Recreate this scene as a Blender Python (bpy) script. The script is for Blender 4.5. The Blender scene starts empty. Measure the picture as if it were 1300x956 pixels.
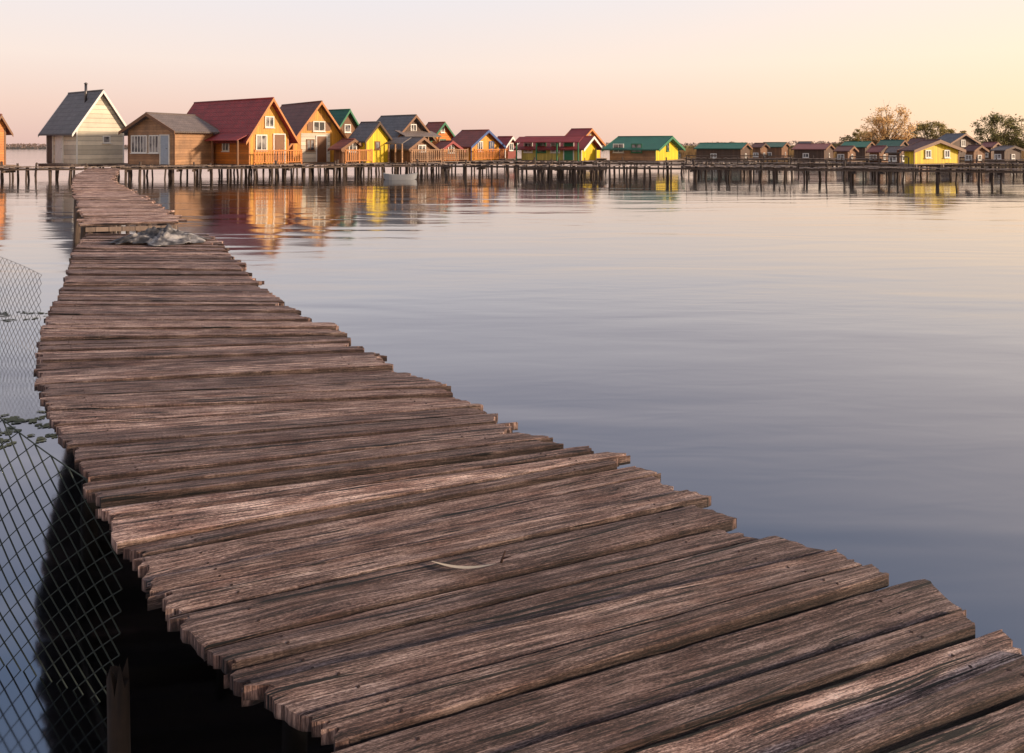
import bpy, bmesh, math, random
from mathutils import Vector, noise, Matrix
random.seed(7)
R=random.Random(11)
sc=bpy.context.scene
F=900.0; YH=185.0; CZ=2.0; DZ=0.8   # photo-derived camera constants; water z=0, deck z=0.8

def G(px,py,z=DZ):
    d=F*(CZ-z)/(py-YH)
    return Vector(((px-650)/F*d,d,z))

# ---------------------------------------------------------------- materials
def newmat(name):
    m=bpy.data.materials.new(name); m.use_nodes=True
    nt=m.node_tree; b=nt.nodes['Principled BSDF']
    return m,nt,b
def N(nt,t,**k):
    n=nt.nodes.new(t)
    for a,v in k.items(): setattr(n,a,v)
    return n
def mth(nt,op,a,b=None,c=None,clamp=False):
    n=nt.nodes.new('ShaderNodeMath'); n.operation=op; n.use_clamp=clamp
    for i,v in enumerate((a,b,c)):
        if v is None: continue
        if isinstance(v,(int,float)): n.inputs[i].default_value=v
        else: nt.links.new(v,n.inputs[i])
    return n.outputs[0]
def mix(nt,f,a,b,mode='MIX'):
    n=nt.nodes.new('ShaderNodeMix'); n.data_type='RGBA'; n.blend_type=mode
    for s,v in ((n.inputs[0],f),(n.inputs[6],a),(n.inputs[7],b)):
        if isinstance(v,(int,float)): s.default_value=v
        elif isinstance(v,tuple): s.default_value=(v[0],v[1],v[2],1)
        else: nt.links.new(v,s)
    return n.outputs[2]
def ramp(nt,f,stops):
    n=nt.nodes.new('ShaderNodeValToRGB'); e=n.color_ramp.elements
    while len(e)<len(stops): e.new(0.5)
    for i,(p,c) in enumerate(stops):
        e[i].position=p; e[i].color=(c[0],c[1],c[2],1) if isinstance(c,tuple) else (c,c,c,1)
    nt.links.new(f,n.inputs[0]); return n.outputs[0]
def noisen(nt,vec,scale,detail=4,rough=.55,mapscale=None,dist=0):
    if mapscale:
        mp=N(nt,'ShaderNodeMapping'); mp.inputs['Scale'].default_value=mapscale
        nt.links.new(vec,mp.inputs[0]); vec=mp.outputs[0]
    n=N(nt,'ShaderNodeTexNoise'); n.inputs['Scale'].default_value=scale
    n.inputs['Detail'].default_value=detail; n.inputs['Roughness'].default_value=rough
    n.inputs['Distortion'].default_value=dist
    nt.links.new(vec,n.inputs['Vector']); return n.outputs['Fac']
def bump(nt,b,h,strength,dist):
    n=N(nt,'ShaderNodeBump'); n.inputs['Strength'].default_value=strength
    n.inputs['Distance'].default_value=dist
    nt.links.new(h,n.inputs['Height']); nt.links.new(n.outputs[0],b.inputs['Normal'])

def plain(name,col,rough=.7,metal=0,var=.25,scale=6):
    m,nt,b=newmat(name)
    tc=N(nt,'ShaderNodeTexCoord')
    n=noisen(nt,tc.outputs['Object'],scale,5,.6)
    c=mix(nt,n,tuple(x*(1-var) for x in col),tuple(min(1,x*(1+var)) for x in col))
    nt.links.new(c,b.inputs['Base Color'])
    b.inputs['Roughness'].default_value=rough; b.inputs['Metallic'].default_value=metal
    return m
def boards(name,col,vertical=False,width=.16,var=.35,rough=.7,grime=.5):
    """painted or varnished board cladding"""
    m,nt,b=newmat(name)
    tc=N(nt,'ShaderNodeTexCoord'); o=tc.outputs['Object']
    sp=N(nt,'ShaderNodeSeparateXYZ'); nt.links.new(o,sp.inputs[0])
    if vertical: cd=mth(nt,'ADD',sp.outputs[0],sp.outputs[1])
    else: cd=sp.outputs[2]
    q=mth(nt,'DIVIDE',cd,width)
    fr=mth(nt,'FRACT',q); fl=mth(nt,'FLOOR',q)
    wn=N(nt,'ShaderNodeTexWhiteNoise',noise_dimensions='1D'); nt.links.new(fl,wn.inputs['W'])
    gap=mth(nt,'LESS_THAN',fr,.1)
    g=noisen(nt,o,3,6,.65,mapscale=((6,6,1) if vertical else (1,1,8)))
    c=mix(nt,g,tuple(x*(1-var) for x in col),tuple(min(1,x*(1+var)) for x in col))
    c=mix(nt,mth(nt,'MULTIPLY',wn.outputs[0],.55),c,tuple(x*.4 for x in col))
    c=mix(nt,mth(nt,'MULTIPLY',gap,.6),c,tuple(x*.25 for x in col))
    low=noisen(nt,o,.9,5,.65)
    st=ramp(nt,low,[(.42,0.0),(.72,1.0)])
    c=mix(nt,mth(nt,'MULTIPLY',st,grime*.8),c,(.07,.05,.04))
    nt.links.new(c,b.inputs['Base Color']); b.inputs['Roughness'].default_value=rough
    bump(nt,b,mth(nt,'SUBTRACT',g,mth(nt,'MULTIPLY',gap,2)),.6,.01)
    return m
def roofmat(name,col,pitch=.18,rough=.6):
    m,nt,b=newmat(name)
    tc=N(nt,'ShaderNodeTexCoord'); o=tc.outputs['UV']
    sp=N(nt,'ShaderNodeSeparateXYZ'); nt.links.new(o,sp.inputs[0])
    s=mth(nt,'SINE',mth(nt,'MULTIPLY',sp.outputs[0],2*math.pi/pitch))
    fr=mth(nt,'FRACT',mth(nt,'DIVIDE',sp.outputs[1],.35))
    edge=mth(nt,'LESS_THAN',fr,.12)
    n1=noisen(nt,o,1.1,6,.65); n2=noisen(nt,o,5,5,.6,mapscale=(4,1,1))
    c=mix(nt,n1,tuple(x*.4 for x in col),tuple(min(1,x*1.65) for x in col))
    c=mix(nt,mth(nt,'MULTIPLY',ramp(nt,n2,[(.48,0.0),(.68,1.0)]),.6),c,(.10,.075,.06))
    c=mix(nt,mth(nt,'MULTIPLY',edge,.5),c,tuple(x*.3 for x in col))
    nt.links.new(c,b.inputs['Base Color']); b.inputs['Roughness'].default_value=rough
    bump(nt,b,mth(nt,'ADD',s,mth(nt,'MULTIPLY',edge,-1)),.7,.03)
    return m

def deckwood():
    m,nt,b=newmat('weathered_plank_wood')
    uv=N(nt,'ShaderNodeUVMap').outputs[0]
    sp=N(nt,'ShaderNodeSeparateXYZ'); nt.links.new(uv,sp.inputs[0])
    mp=N(nt,'ShaderNodeMapping'); mp.inputs['Scale'].default_value=(1.6,6.0,1); nt.links.new(uv,mp.inputs[0])
    vo=N(nt,'ShaderNodeTexVoronoi'); vo.inputs['Scale'].default_value=1.0; nt.links.new(mp.outputs[0],vo.inputs['Vector'])
    kd=vo.outputs['Distance']
    knot=ramp(nt,kd,[(.0,1.0),(.09,0.0)])
    wob=noisen(nt,uv,1,2,.5,mapscale=(1.6,5,1))
    wob=mth(nt,'MULTIPLY',mth(nt,'SUBTRACT',wob,.5),.022)
    v2=mth(nt,'ADD',sp.outputs[1],mth(nt,'ADD',wob,mth(nt,'MULTIPLY',ramp(nt,kd,[(.0,1.0),(.3,0.0)]),.014)))
    cb=N(nt,'ShaderNodeCombineXYZ'); nt.links.new(sp.outputs[0],cb.inputs[0]); nt.links.new(v2,cb.inputs[1])
    w=cb.outputs[0]
    g1=noisen(nt,w,1,5,.75,mapscale=(9,210,1))
    g2=noisen(nt,w,1,5,.65,mapscale=(2.6,60,1))
    g3=noisen(nt,w,1,4,.7,mapscale=(90,380,1))
    ck=noisen(nt,w,1,3,.55,mapscale=(1.3,44,1))
    ck2=noisen(nt,w,1,3,.55,mapscale=(5,110,1))
    blotch=noisen(nt,uv,1,6,.65,mapscale=(4.0,9,1))
    at=N(nt,'ShaderNodeAttribute',attribute_name='tone'); tn=N(nt,'ShaderNodeSeparateColor'); nt.links.new(at.outputs['Color'],tn.inputs[0])
    h=mth(nt,'ADD',mth(nt,'MULTIPLY',g1,.38),mth(nt,'ADD',mth(nt,'MULTIPLY',g2,.32),mth(nt,'MULTIPLY',g3,.30)))
    base=ramp(nt,h,[(.415,(.018,.011,.010)),(.463,(.125,.082,.073)),(.512,(.36,.27,.235)),(.565,(.92,.77,.68))])
    base=mix(nt,ramp(nt,blotch,[(.35,0.0),(.63,.9)]),base,mix(nt,1.0,base,(.44,.33,.30),'MULTIPLY'))
    tone=mix(nt,tn.outputs[0],(.55,.46,.45),(1.55,1.36,1.28))
    c=mix(nt,1.0,base,tone,'MULTIPLY')
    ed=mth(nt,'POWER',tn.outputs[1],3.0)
    c=mix(nt,mth(nt,'MULTIPLY',ed,.9),c,(.012,.008,.007))  # near-black painted on plank edges and sides, standing in for gap shade
    crack=mth(nt,'MAXIMUM',ramp(nt,ck,[(.365,1.0),(.385,0.0)]),ramp(nt,ck2,[(.33,1.0),(.355,0.0)]))
    c=mix(nt,crack,c,(.006,.004,.0035))
    c=mix(nt,mth(nt,'MULTIPLY',knot,.85),c,(.02,.012,.01))
    nt.links.new(c,b.inputs['Base Color'])
    b.inputs['Roughness'].default_value=.66
    b.inputs['Specular IOR Level'].default_value=.4
    hh=mth(nt,'SUBTRACT',h,mth(nt,'MULTIPLY',crack,.5))
    bump(nt,b,hh,1.0,.018)
    return m
M_DECK=deckwood()
M_NAIL=plain('rusty_nail_iron',(.05,.025,.018),.7,.5)
M_POST=boards('dark_wet_post_wood',(.085,.055,.04),True,.09,.5,.8,.6)
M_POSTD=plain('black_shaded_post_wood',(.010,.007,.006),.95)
M_STUMP=plain('dark_rotten_wood',(.020,.011,.007),.9,0,.8,14)
M_POSTL=boards('grey_post_wood',(.13,.088,.066),True,.11,.5,.8,.4)
M_PIER=boards('grey_pier_wood',(.32,.23,.18),True,.2,.45,.85,.5)
M_GLASS,_nt,_b=newmat('window_glass')
_tc=N(_nt,'ShaderNodeTexCoord'); _n=noisen(_nt,_tc.outputs['Object'],1.7,3,.5)
_nt.links.new(ramp(_nt,_n,[(.42,(.05,.05,.06)),(.56,(.30,.28,.27))]),_b.inputs['Base Color']); _b.inputs['Roughness'].default_value=.06  # pale patches in the glass colour paint sky reflection and white curtains
M_WHITE=plain('white_painted_wood',(.76,.72,.66),.6,0,.2,4)
M_METAL=plain('dull_metal',(.12,.11,.11),.4,.8)
M_WIRE=plain('dark_green_fence_wire',(.018,.028,.024),.7,0,.3)
M_WIRE2=plain('pale_fence_wire',(.22,.20,.19),.5,.3)

def world_water():
    m,nt,b=newmat('lake_water')
    tc=N(nt,'ShaderNodeTexCoord'); o=tc.outputs['Object']
    b.inputs['Base Color'].default_value=(.31,.33,.37,1)
    b.inputs['Metallic'].default_value=1.0
    a=noisen(nt,o,1,2,.45,mapscale=(.22,.75,1),dist=.5)
    c=noisen(nt,o,1,2,.5,mapscale=(1.1,3.6,1),dist=.3)
    p=noisen(nt,o,1,3,.5,mapscale=(.05,.16,1))
    pr=ramp(nt,p,[(.38,.0),(.62,1.0)])
    h=mth(nt,'ADD',mth(nt,'MULTIPLY',a,.85),mth(nt,'MULTIPLY',mth(nt,'MULTIPLY',c,.14),pr))
    rr=mth(nt,'MULTIPLY_ADD',p,.12,.02); nt.links.new(rr,b.inputs['Roughness'])
    bump(nt,b,h,.5,.05)
    return m
M_WATER=world_water()

# ---------------------------------------------------------------- helpers
def chk(l):
    n=len(l.split())
    if n<4 or n>12: print('LABEL LENGTH',n,l)
    return l
def link(o):
    sc.collection.objects.link(o); return o
def meshobj(name,bm,mats,parent=None,label=None,recalc=True):
    if recalc: bmesh.ops.recalc_face_normals(bm,faces=bm.faces)
    me=bpy.data.meshes.new(name); bm.to_mesh(me); bm.free()
    for m in (mats if isinstance(mats,(list,tuple)) else [mats]): me.materials.append(m)
    o=link(bpy.data.objects.new(name,me))
    if parent: o.parent=parent
    if label: o['label']=chk(label)
    return o
def empty(name,loc,rot=0,label='',category='',group=None):
    o=link(bpy.data.objects.new(name,None)); o.location=loc; o.rotation_euler=(0,0,rot); o.empty_display_size=.3
    o['label']=chk(label); o['category']=category
    if group: o['group']=group
    return o
def box(bm,lo,hi,M=None,mi=0):
    vs=[]
    for z in (lo[2],hi[2]):
        for x,y in ((lo[0],lo[1]),(hi[0],lo[1]),(hi[0],hi[1]),(lo[0],hi[1])):
            v=Vector((x,y,z)); vs.append(bm.verts.new(M@v if M else v))
    for f in ((0,3,2,1),(4,5,6,7),(0,1,5,4),(1,2,6,5),(2,3,7,6),(3,0,4,7)):
        fc=bm.faces.new([vs[i] for i in f]); fc.material_index=mi
    return vs
def tube(bm,p,q,r0,r1,n=8,cap=True,mi=0):
    p=Vector(p); q=Vector(q); d=(q-p)
    if d.length<1e-6: return
    d.normalize(); a=d.orthogonal().normalized(); b=d.cross(a)
    A=[bm.verts.new(p+(a*math.cos(t)+b*math.sin(t))*r0) for t in [2*math.pi*i/n for i in range(n)]]
    B=[bm.verts.new(q+(a*math.cos(t)+b*math.sin(t))*r1) for t in [2*math.pi*i/n for i in range(n)]]
    for i in range(n):
        f=bm.faces.new((A[i],A[(i+1)%n],B[(i+1)%n],B[i])); f.smooth=True; f.material_index=mi
    if cap:
        bm.faces.new(A[::-1]).material_index=mi; bm.faces.new(B).material_index=mi
def post_mesh(h,r,seed,n=9,jag=.02):
    rr=random.Random(seed); bm=bmesh.new(); rings=[]
    K=6
    ph=rr.random()*9
    for k in range(K+1):
        t=k/K; z=-h+h*t
        ring=[]
        for i in range(n):
            a=2*math.pi*i/n
            q=r*(1.08-.16*t)*(1+.16*noise.noise(Vector((math.cos(a)*1.2,math.sin(a)*1.2,z*1.3+ph))))
            ox=.05*noise.noise(Vector((z*.8+ph,3,1))); oy=.05*noise.noise(Vector((z*.8+ph,8,4)))
            zz=z+(rr.uniform(-jag,jag) if k==K else 0)
            ring.append(bm.verts.new((q*math.cos(a)+ox,q*math.sin(a)+oy,zz)))
        rings.append(ring)
    for k in range(K):
        for i in range(n):
            f=bm.faces.new((rings[k][i],rings[k][(i+1)%n],rings[k+1][(i+1)%n],rings[k+1][i])); f.smooth=True
    if jag>.03:
        c=bm.verts.new((0,0,-.03))
        for i in range(n): bm.faces.new((rings[-1][i],rings[-1][(i+1)%n],c))
    else: bm.faces.new(rings[-1])
    me=bpy.data.meshes.new('post'); bm.to_mesh(me); bm.free(); return me
POSTS=[post_mesh(2.2,.066,i) for i in range(5)]
POSTN=[post_mesh(1.8,.05,i+20) for i in range(3)]
POSTF=[post_mesh(1.8,.045,i+30) for i in range(3)]
for me in POSTS+POSTF: me.materials.append(M_POST)
for me in POSTN: me.materials.append(M_POSTD)
def post(parent,x,y,ztop,meshes=POSTS,name='post',s=1.0,lean=.06):
    o=link(bpy.data.objects.new(name,R.choice(meshes)))
    o.parent=parent; o.location=(x,y,ztop)
    o.rotation_euler=(R.uniform(-lean,lean),R.uniform(-lean,lean),R.uniform(0,6))
    o.scale=(s,s,1)
    return o

# ---------------------------------------------------------------- planked deck
def lerp(a,b,t): return a+(b-a)*t
def plank(bm,uvl,col,L0,L1,R0,R1,th,nx,ny,seed,worn=1.0,nails=False,tr=(0,1)):
    rr=random.Random(seed)
    ln=((L0+L1)/2-(R0+R1)/2).length; wd=((L0-L1).length+(R0-R1).length)/2
    du=rr.uniform(0,40); dv=rr.uniform(0,40)
    tone=rr.uniform(*tr)
    dz=rr.uniform(-.010,.010); tl=rr.uniform(-.014,.014); tw=rr.uniform(-.014,.014)*worn
    cup=rr.uniform(-.003,.002)
    ax=((R0+R1)-(L0+L1)).normalized()
    cr=(L1-L0+R1-R0).normalized()
    slL=rr.uniform(-.02,.02); slR=rr.uniform(-.04,.04)
    def endj(sl):
        e=[]
        for j in range(ny+1):
            v=sl*(j/ny-.5)*2+rr.uniform(-.008,.008)*worn
            if rr.random()<.2: v-=rr.uniform(.01,.05)*worn
            e.append(v)
        return e
    eL=endj(slL); eR=endj(slR)
    ph=rr.random()*50
    notch=rr.random()<.3; na=rr.uniform(.6,.97); nl=rr.uniform(.04,.12)
    g=[]
    # row spacing: a narrow strip at each long edge keeps the board flat with a crisp arris
    ws=[0,.05]+[.05+.9*k/(ny-2) for k in range(1,ny-2)]+[.95,1] if ny>=5 else [k/ny for k in range(ny+1)]
    for i in range(nx+1):
        t=i/nx; row=[]
        for j in range(ny+1):
            w=ws[j]
            P=lerp(lerp(L0,L1,w),lerp(R0,R1,w),t)
            if i==0: P=P-ax*eL[j]
            if i==nx: P=P+ax*eR[j]
            ed=abs(w-.5)*2
            if j in (0,ny):
                s=1 if j==0 else -1
                off=.007*abs(noise.noise(Vector((t*ln*2.0+ph,j,2))))+.003*abs(noise.noise(Vector((t*ln*22+ph,j,9))))
                if notch and j==0: off+=.018*math.exp(-((t-na)/nl)**2)
                P=P+cr*s*min(off,.05*wd+.004)
            z=dz+tl*(t-.5)+tw*(w-.5)*(1-t)-cup*(1-ed*ed)
            z+=.004*noise.noise(Vector((t*ln*1.2+ph,w*2,5)))*worn+.0016*noise.noise(Vector((t*ln*9+ph,w*12,1)))*worn
            if j in (0,ny): z-=.0015+.004*abs(noise.noise(Vector((t*ln*9+ph,j,4))))
            if i in (0,nx): z-=.004*worn*rr.random()
            v=bm.verts.new((P.x,P.y,P.z+z)); row.append(v)
        g.append(row)
    def setf(f,uvs,sm,eds):
        f.smooth=sm
        for lp,(a,b),e in zip(f.loops,uvs,eds):
            lp[uvl].uv=(a+du,b+dv); lp[col]=(tone,e,0,1)
    def E(j): return 1.0 if j in (0,ny) else 0.0
    for i in range(nx):
        for j in range(ny):
            f=bm.faces.new((g[i][j],g[i+1][j],g[i+1][j+1],g[i][j+1]))
            u0,u1=i/nx*ln,(i+1)/nx*ln; v0,v1=ws[j]*wd,ws[j+1]*wd
            setf(f,((u0,v0),(u1,v0),(u1,v1),(u0,v1)),False,(E(j),E(j),E(j+1),E(j+1)))
    ring=[(i,0) for i in range(nx+1)]+[(nx,j) for j in range(1,ny+1)]+[(i,ny) for i in range(nx-1,-1,-1)]+[(0,j) for j in range(ny-1,0,-1)]
    top=[g[i][j] for i,j in ring]; bot=[bm.verts.new(v.co-Vector((0,0,th))) for v in top]
    n=len(ring)
    for k in range(n):
        k2=(k+1)%n
        f=bm.faces.new((top[k],bot[k],bot[k2],top[k2]))
        a=ring[k]; b=ring[k2]
        ua,va=a[0]/nx*ln,ws[a[1]]*wd; ub,vb=b[0]/nx*ln,ws[b[1]]*wd
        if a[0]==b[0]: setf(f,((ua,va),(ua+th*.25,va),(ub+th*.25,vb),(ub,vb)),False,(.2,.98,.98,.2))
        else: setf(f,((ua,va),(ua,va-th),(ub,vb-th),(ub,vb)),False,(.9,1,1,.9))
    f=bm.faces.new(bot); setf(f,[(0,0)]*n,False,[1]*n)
    if nails:
        for i in (round(nx*.1),round(nx*.88)):
            for j in (round(ny*.28),round(ny*.72)):
                P=g[i][j].co
                tube(bm,P-Vector((0,0,.006)),P+Vector((0,0,.0012)),.0045,.004,7,mi=1)

def planked(name,parent,Ls,Rs,w0,w1,nx,ny,th=.032,gap=.009,jit=.05,seed=0,nails=False,worn=1.0,jl=.5,tr=(0,1),skew=0.0):
    rr=random.Random(seed)
    S=[0]
    for i in range(1,len(Ls)):
        S.append(S[-1]+((Ls[i]+Rs[i])/2-(Ls[i-1]+Rs[i-1])/2).length)
    def at(s):
        s=max(0,s)
        for i in range(1,len(S)):
            if s<=S[i] or i==len(S)-1:
                t=(s-S[i-1])/(S[i]-S[i-1]); return lerp(Ls[i-1],Ls[i],t),lerp(Rs[i-1],Rs[i],t)
    bm=bmesh.new(); uvl=bm.loops.layers.uv.new('UVMap'); col=bm.loops.layers.color.new('tone')
    s=0;k=0; dl=0
    while s<S[-1]-.05:
        w=rr.uniform(w0,w1) if rr.random()>.25 else rr.uniform(w0*.6,w0)
        e=min(s+w,S[-1]); dn=rr.uniform(-skew,skew)
        L0=at(s+dl)[0]; R0=at(s-dl)[1]; L1=at(e+dn)[0]; R1=at(e-dn)[1]
        dl=dn
        d=(R0-L0).normalized()
        a=rr.uniform(-jit,jit)*jl; b=rr.uniform(-jit,jit)
        if rr.random()<.2: b+=jit*1.5
        if rr.random()<.15: b-=jit*1.2
        ga=gap*rr.uniform(.6,1.6); gb=gap*rr.uniform(.6,1.9)
        g0=(L1-L0).normalized()*min(ga,.3*(L1-L0).length); g1=(R1-R0).normalized()*min(gb,.3*(R1-R0).length)
        plank(bm,uvl,col,L0-d*a,L1-d*a-g0,R0+d*b,R1+d*b-g1,th,nx,ny,seed*1000+k,worn,nails,tr)
        s=e;k+=1
    o=meshobj(name,bm,[M_DECK,M_NAIL],parent,recalc=False)
    return o

# ---- main boardwalk
pairs=[((110,297),(262,297)),((92,320),(292,322)),((80,360),(330,360)),((62,400),(382,402)),((50,430),(437,424)),
((46,460),(462,443)),((50,485),(482,463)),((60,512),(545,492)),((72,545),(600,512)),((95,580),(632,530)),((110,610),(652,552)),
((135,650),(732,570)),((185,735),(835,600)),((215,765),(864,628)),((250,805),(900,652)),((288,860),(1000,688))]
Ls=[G(*a) for a,b in pairs]; Rs=[G(*b) for a,b in pairs]
ext=[((-.5,1.5),(.947,2.04)),((-.36,1.43),(1.097,1.974)),((-.33,1.34),(1.12,1.885)),((-.25,1.24),(1.214,1.80)),((-.2,1.14),(1.25,1.70)),
((.0,.88),(1.5,1.45)),((.3,.45),(1.8,1.0)),((.62,-.05),(2.15,.45))]
for a,b in ext: Ls.append(Vector((a[0],a[1],DZ))); Rs.append(Vector((b[0],b[1],DZ)))
bw=empty('boardwalk',(0,0,0),0,'curving boardwalk of weathered grey-brown planks with ragged ends','boardwalk')
planked('deck',bw,Ls,Rs,.10,.155,60,9,jit=.035,seed=3,nails=True,gap=.010,skew=.02)
def stringers(parent,Ls,Rs,inset,ztop,sz=(.05,.12),mat=None):
    for side in (0,1):
        bm=bmesh.new()
        for i in range(len(Ls)-1):
            t=inset if side==0 else 1-inset
            p=lerp(Ls[i],Rs[i],t); q=lerp(Ls[i+1],Rs[i+1],t)
            d=(q-p); l=d.length; ang=math.atan2(d.y,d.x)
            M=Matrix.Translation((p.x,p.y,0))@Matrix.Rotation(ang,4,'Z')
            z=p.z
            box(bm,(-.02,-sz[0]/2,ztop+z-sz[1]),(l+.02,sz[0]/2,ztop+z-.001*(i%2)),M)
        meshobj('support_beam',bm,mat or M_POSTL,parent)
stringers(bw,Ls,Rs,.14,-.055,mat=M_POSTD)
for i in (0,2,4,7,10,13,18,22):
    for t in ((.17,.84) if i<5 else (.45,.86)):
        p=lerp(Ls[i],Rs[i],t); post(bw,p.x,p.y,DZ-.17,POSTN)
for i in (4,7,10,13,18):
    bm=bmesh.new(); p=lerp(Ls[i],Rs[i],.12); q=lerp(Ls[i],Rs[i],.94)
    d=q-p; M=Matrix.Translation((p.x,p.y,0))@Matrix.Rotation(math.atan2(d.y,d.x),4,'Z')
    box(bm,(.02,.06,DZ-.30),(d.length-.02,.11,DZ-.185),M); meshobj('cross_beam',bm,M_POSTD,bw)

# ---- second, raised section
z2=.93
P2=[((105,284),(230,281)),((98,255),(192,255)),((92,240),(160,239)),((93,228),(143,228)),((97,222),(146,222)),((112,214),(150,214))]
L2=[G(a[0],a[1],z2) for a,b in P2]; R2=[G(b[0],b[1],z2) for a,b in P2]
fw=empty('footbridge',(0,0,0),0,'narrow raised plank footbridge on thin posts leading to the cabins','footbridge')
planked('deck',fw,L2,R2,.14,.2,8,9,jit=.05,seed=5,gap=.022,jl=1,tr=(.75,1.7),skew=.02)
stringers(fw,L2,R2,.16,-.045,(.05,.07))
for k in range(13):
    s=k/12*(len(L2)-1); i=min(int(s),len(L2)-2); t=s-i
    a=lerp(L2[i],L2[i+1],t); b=lerp(R2[i],R2[i+1],t)
    for u in (.07,.93):
        p=lerp(a,b,u); post(fw,p.x,p.y,z2-.05,POSTF)
bm=bmesh.new(); p=L2[0]; q=R2[0]; d=q-p; M=Matrix.Translation((p.x,p.y,0))@Matrix.Rotation(math.atan2(d.y,d.x),4,'Z')
box(bm,(.05,-.05,z2-.11),(d.length-.05,-.012,z2-.05),M); meshobj('cross_beam',bm,M_PIER,fw)

# ---------------------------------------------------------------- generic piers
def pier(label,pts,width,z=DZ,step=1.3,seed=0,rows=2,rail=False,tall=0,matd=None,group='wooden piers between the cabins'):
    rr=random.Random(seed)
    e=empty('wooden_pier',(pts[0][0],pts[0][1],0),0,label,'pier',group)
    o=Vector((pts[0][0],pts[0][1],0))
    bm=bmesh.new(); bmb=[bmesh.new() for _ in range(rows)]
    for i in range(len(pts)-1):
        p=Vector((pts[i][0],pts[i][1],0)); q=Vector((pts[i+1][0],pts[i+1][1],0)); d=q-p; l=d.length
        M=Matrix.Translation(p-o)@Matrix.Rotation(math.atan2(d.y,d.x),4,'Z')
        s=0
        while s<l:
            w=rr.uniform(.14,.24); zz=rr.uniform(-.03,.035)+.04*noise.noise(Vector((s*.5,seed,i))); a=rr.uniform(-.15,.15); b=rr.uniform(-.15,.15)
            if rr.random()>.07: box(bm,(s,-width/2+a,z-.04+zz),(min(s+w-.02,l),width/2+b,z+zz),M)
            s+=w
        for k in range(rows):
            y=-width/2+.1+k*(width-.2)/max(1,rows-1)
            box(bmb[k],(0,y-.03,z-.2),(l-.003,y+.03,z-.11),M)
        n=max(2,int(l/step))
        for j in range(n):
            for k in range(rows):
                y=-width/2+.1+k*(width-.2)/max(1,rows-1)
                v=M@Vector(((j+.3+rr.uniform(-.35,.35))*l/n,y+.09,0))
                up=0
                if rr.random()<.25: up=rr.uniform(.1,.3)+tall*rr.random()
                post(e,v.x,v.y,z-.05+up,POSTS,s=rr.uniform(.6,1.2),lean=.09)
            x0=(j+.3)*l/n
            if rr.random()<.5:
                bc=bmesh.new(); box(bc,(x0-.04,-width/2-.05,z-.34),(x0+.04,width/2+.05,z-.215),M); meshobj('cross_beam',bc,M_POSTL,e)
        if rail:
            yy=-width/2+.03; br=bmesh.new()
            box(br,(.05,yy-.02,z+.6),(l-.05,yy+.02,z+.66),M)
            x=.05
            while x<l: box(br,(x,yy-.03,z+.035),(x+.06,yy+.03,z+.61),M); x+=1.6
            meshobj('railing',br,M_POSTL,e)
    meshobj('deck',bm,matd or M_PIER,e)
    for b_ in bmb: meshobj('support_beam',b_,M_POSTL,e)
    return e
def W(px,d): return ((px-650)/F*d,d)
pier('long weathered pier on dark round posts crossing open water',[W(560,47.5),W(700,44),W(870,42),W(1040,39.5),W(1180,38),W(1340,36)],1.1,step=1.15,seed=1,tall=.1)
pier('low plank pier behind the long pier on short posts',[W(600,55),W(860,52),W(1000,50.5),W(1160,49),W(1400,47)],1.3,step=1.5,seed=2,tall=.3)
pier('plank walkway on posts along the front of the cabins',[W(-60,40),W(110,41),W(222,42.3),W(318,43.3),W(380,44.5),W(450,46.5),W(560,47.5)],1.2,step=.8,seed=3,tall=.1)
pier('short low jetty with leaning posts beside the cabins',[W(660,47),W(770,46.4)],1.8,z=.62,step=.6,seed=4,tall=.5,rows=3)
pier('small fishing platform with rough rail on the water',[W(870,47.2),W(1010,45.5)],1.4,z=.72,step=.8,seed=6,rail=True,tall=.4)
pier('small fishing platform with rough rail on the water',[W(1075,44.2),W(1150,43.2)],1.6,z=.7,step=.8,seed=16,rail=True,tall=.4)
pier('distant plank pier in front of small cabins',[W(868,70),W(1120,66),W(1330,60)],1.3,step=2.0,seed=8)

# ---------------------------------------------------------------- houses
def face_frame(face,Rl,Ll):
    if face=='R': return lambda u,o,z: Vector((u,-o,z))
    return lambda u,o,z: Vector((-o,Ll-u,z))
def fbox(bm,fm,u0,u1,o0,o1,z0,z1):
    vs=[fm(u,o,z) for z in (z0,z1) for u,o in ((u0,o0),(u1,o0),(u1,o1),(u0,o1))]
    v=[bm.verts.new(p) for p in vs]
    for f in ((0,3,2,1),(4,5,6,7),(0,1,5,4),(1,2,6,5),(2,3,7,6),(3,0,4,7)): bm.faces.new([v[i] for i in f])
def window(h,fm,u,z,w,hh,frame,mull=1,shut=None):
    bm=bmesh.new(); fbox(bm,fm,u-w/2,u+w/2,.028,.04,z,z+hh); wo=meshobj('window',bm,M_GLASS,h)
    bm=bmesh.new(); t=.07
    fbox(bm,fm,u-w/2-t,u+w/2+t,.005,.07,z-t,z); fbox(bm,fm,u-w/2-t,u+w/2+t,.005,.07,z+hh,z+hh+t)
    fbox(bm,fm,u-w/2-t,u-w/2,.005,.07,z+.001,z+hh-.001); fbox(bm,fm,u+w/2,u+w/2+t,.005,.07,z+.001,z+hh-.001)
    for k in range(mull):
        c=u-w/2+(k+1)*w/(mull+1); fbox(bm,fm,c-.025,c+.025,.041,.065,z+.001,z+hh-.001)
    meshobj('frame',bm,frame,wo)
    bm=bmesh.new(); fbox(bm,fm,u-w/2-t-.04,u+w/2+t+.04,.004,.12,z-t-.045,z-t-.003); meshobj('sill',bm,frame,wo)
    if shut:
        for s in (-1,1):
            bm=bmesh.new(); c=u+s*(w/2+t+w*.26+.02); fbox(bm,fm,c-w*.25,c+w*.25,.006,.04,z,z+hh); meshobj('shutter',bm,shut,wo)
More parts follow.
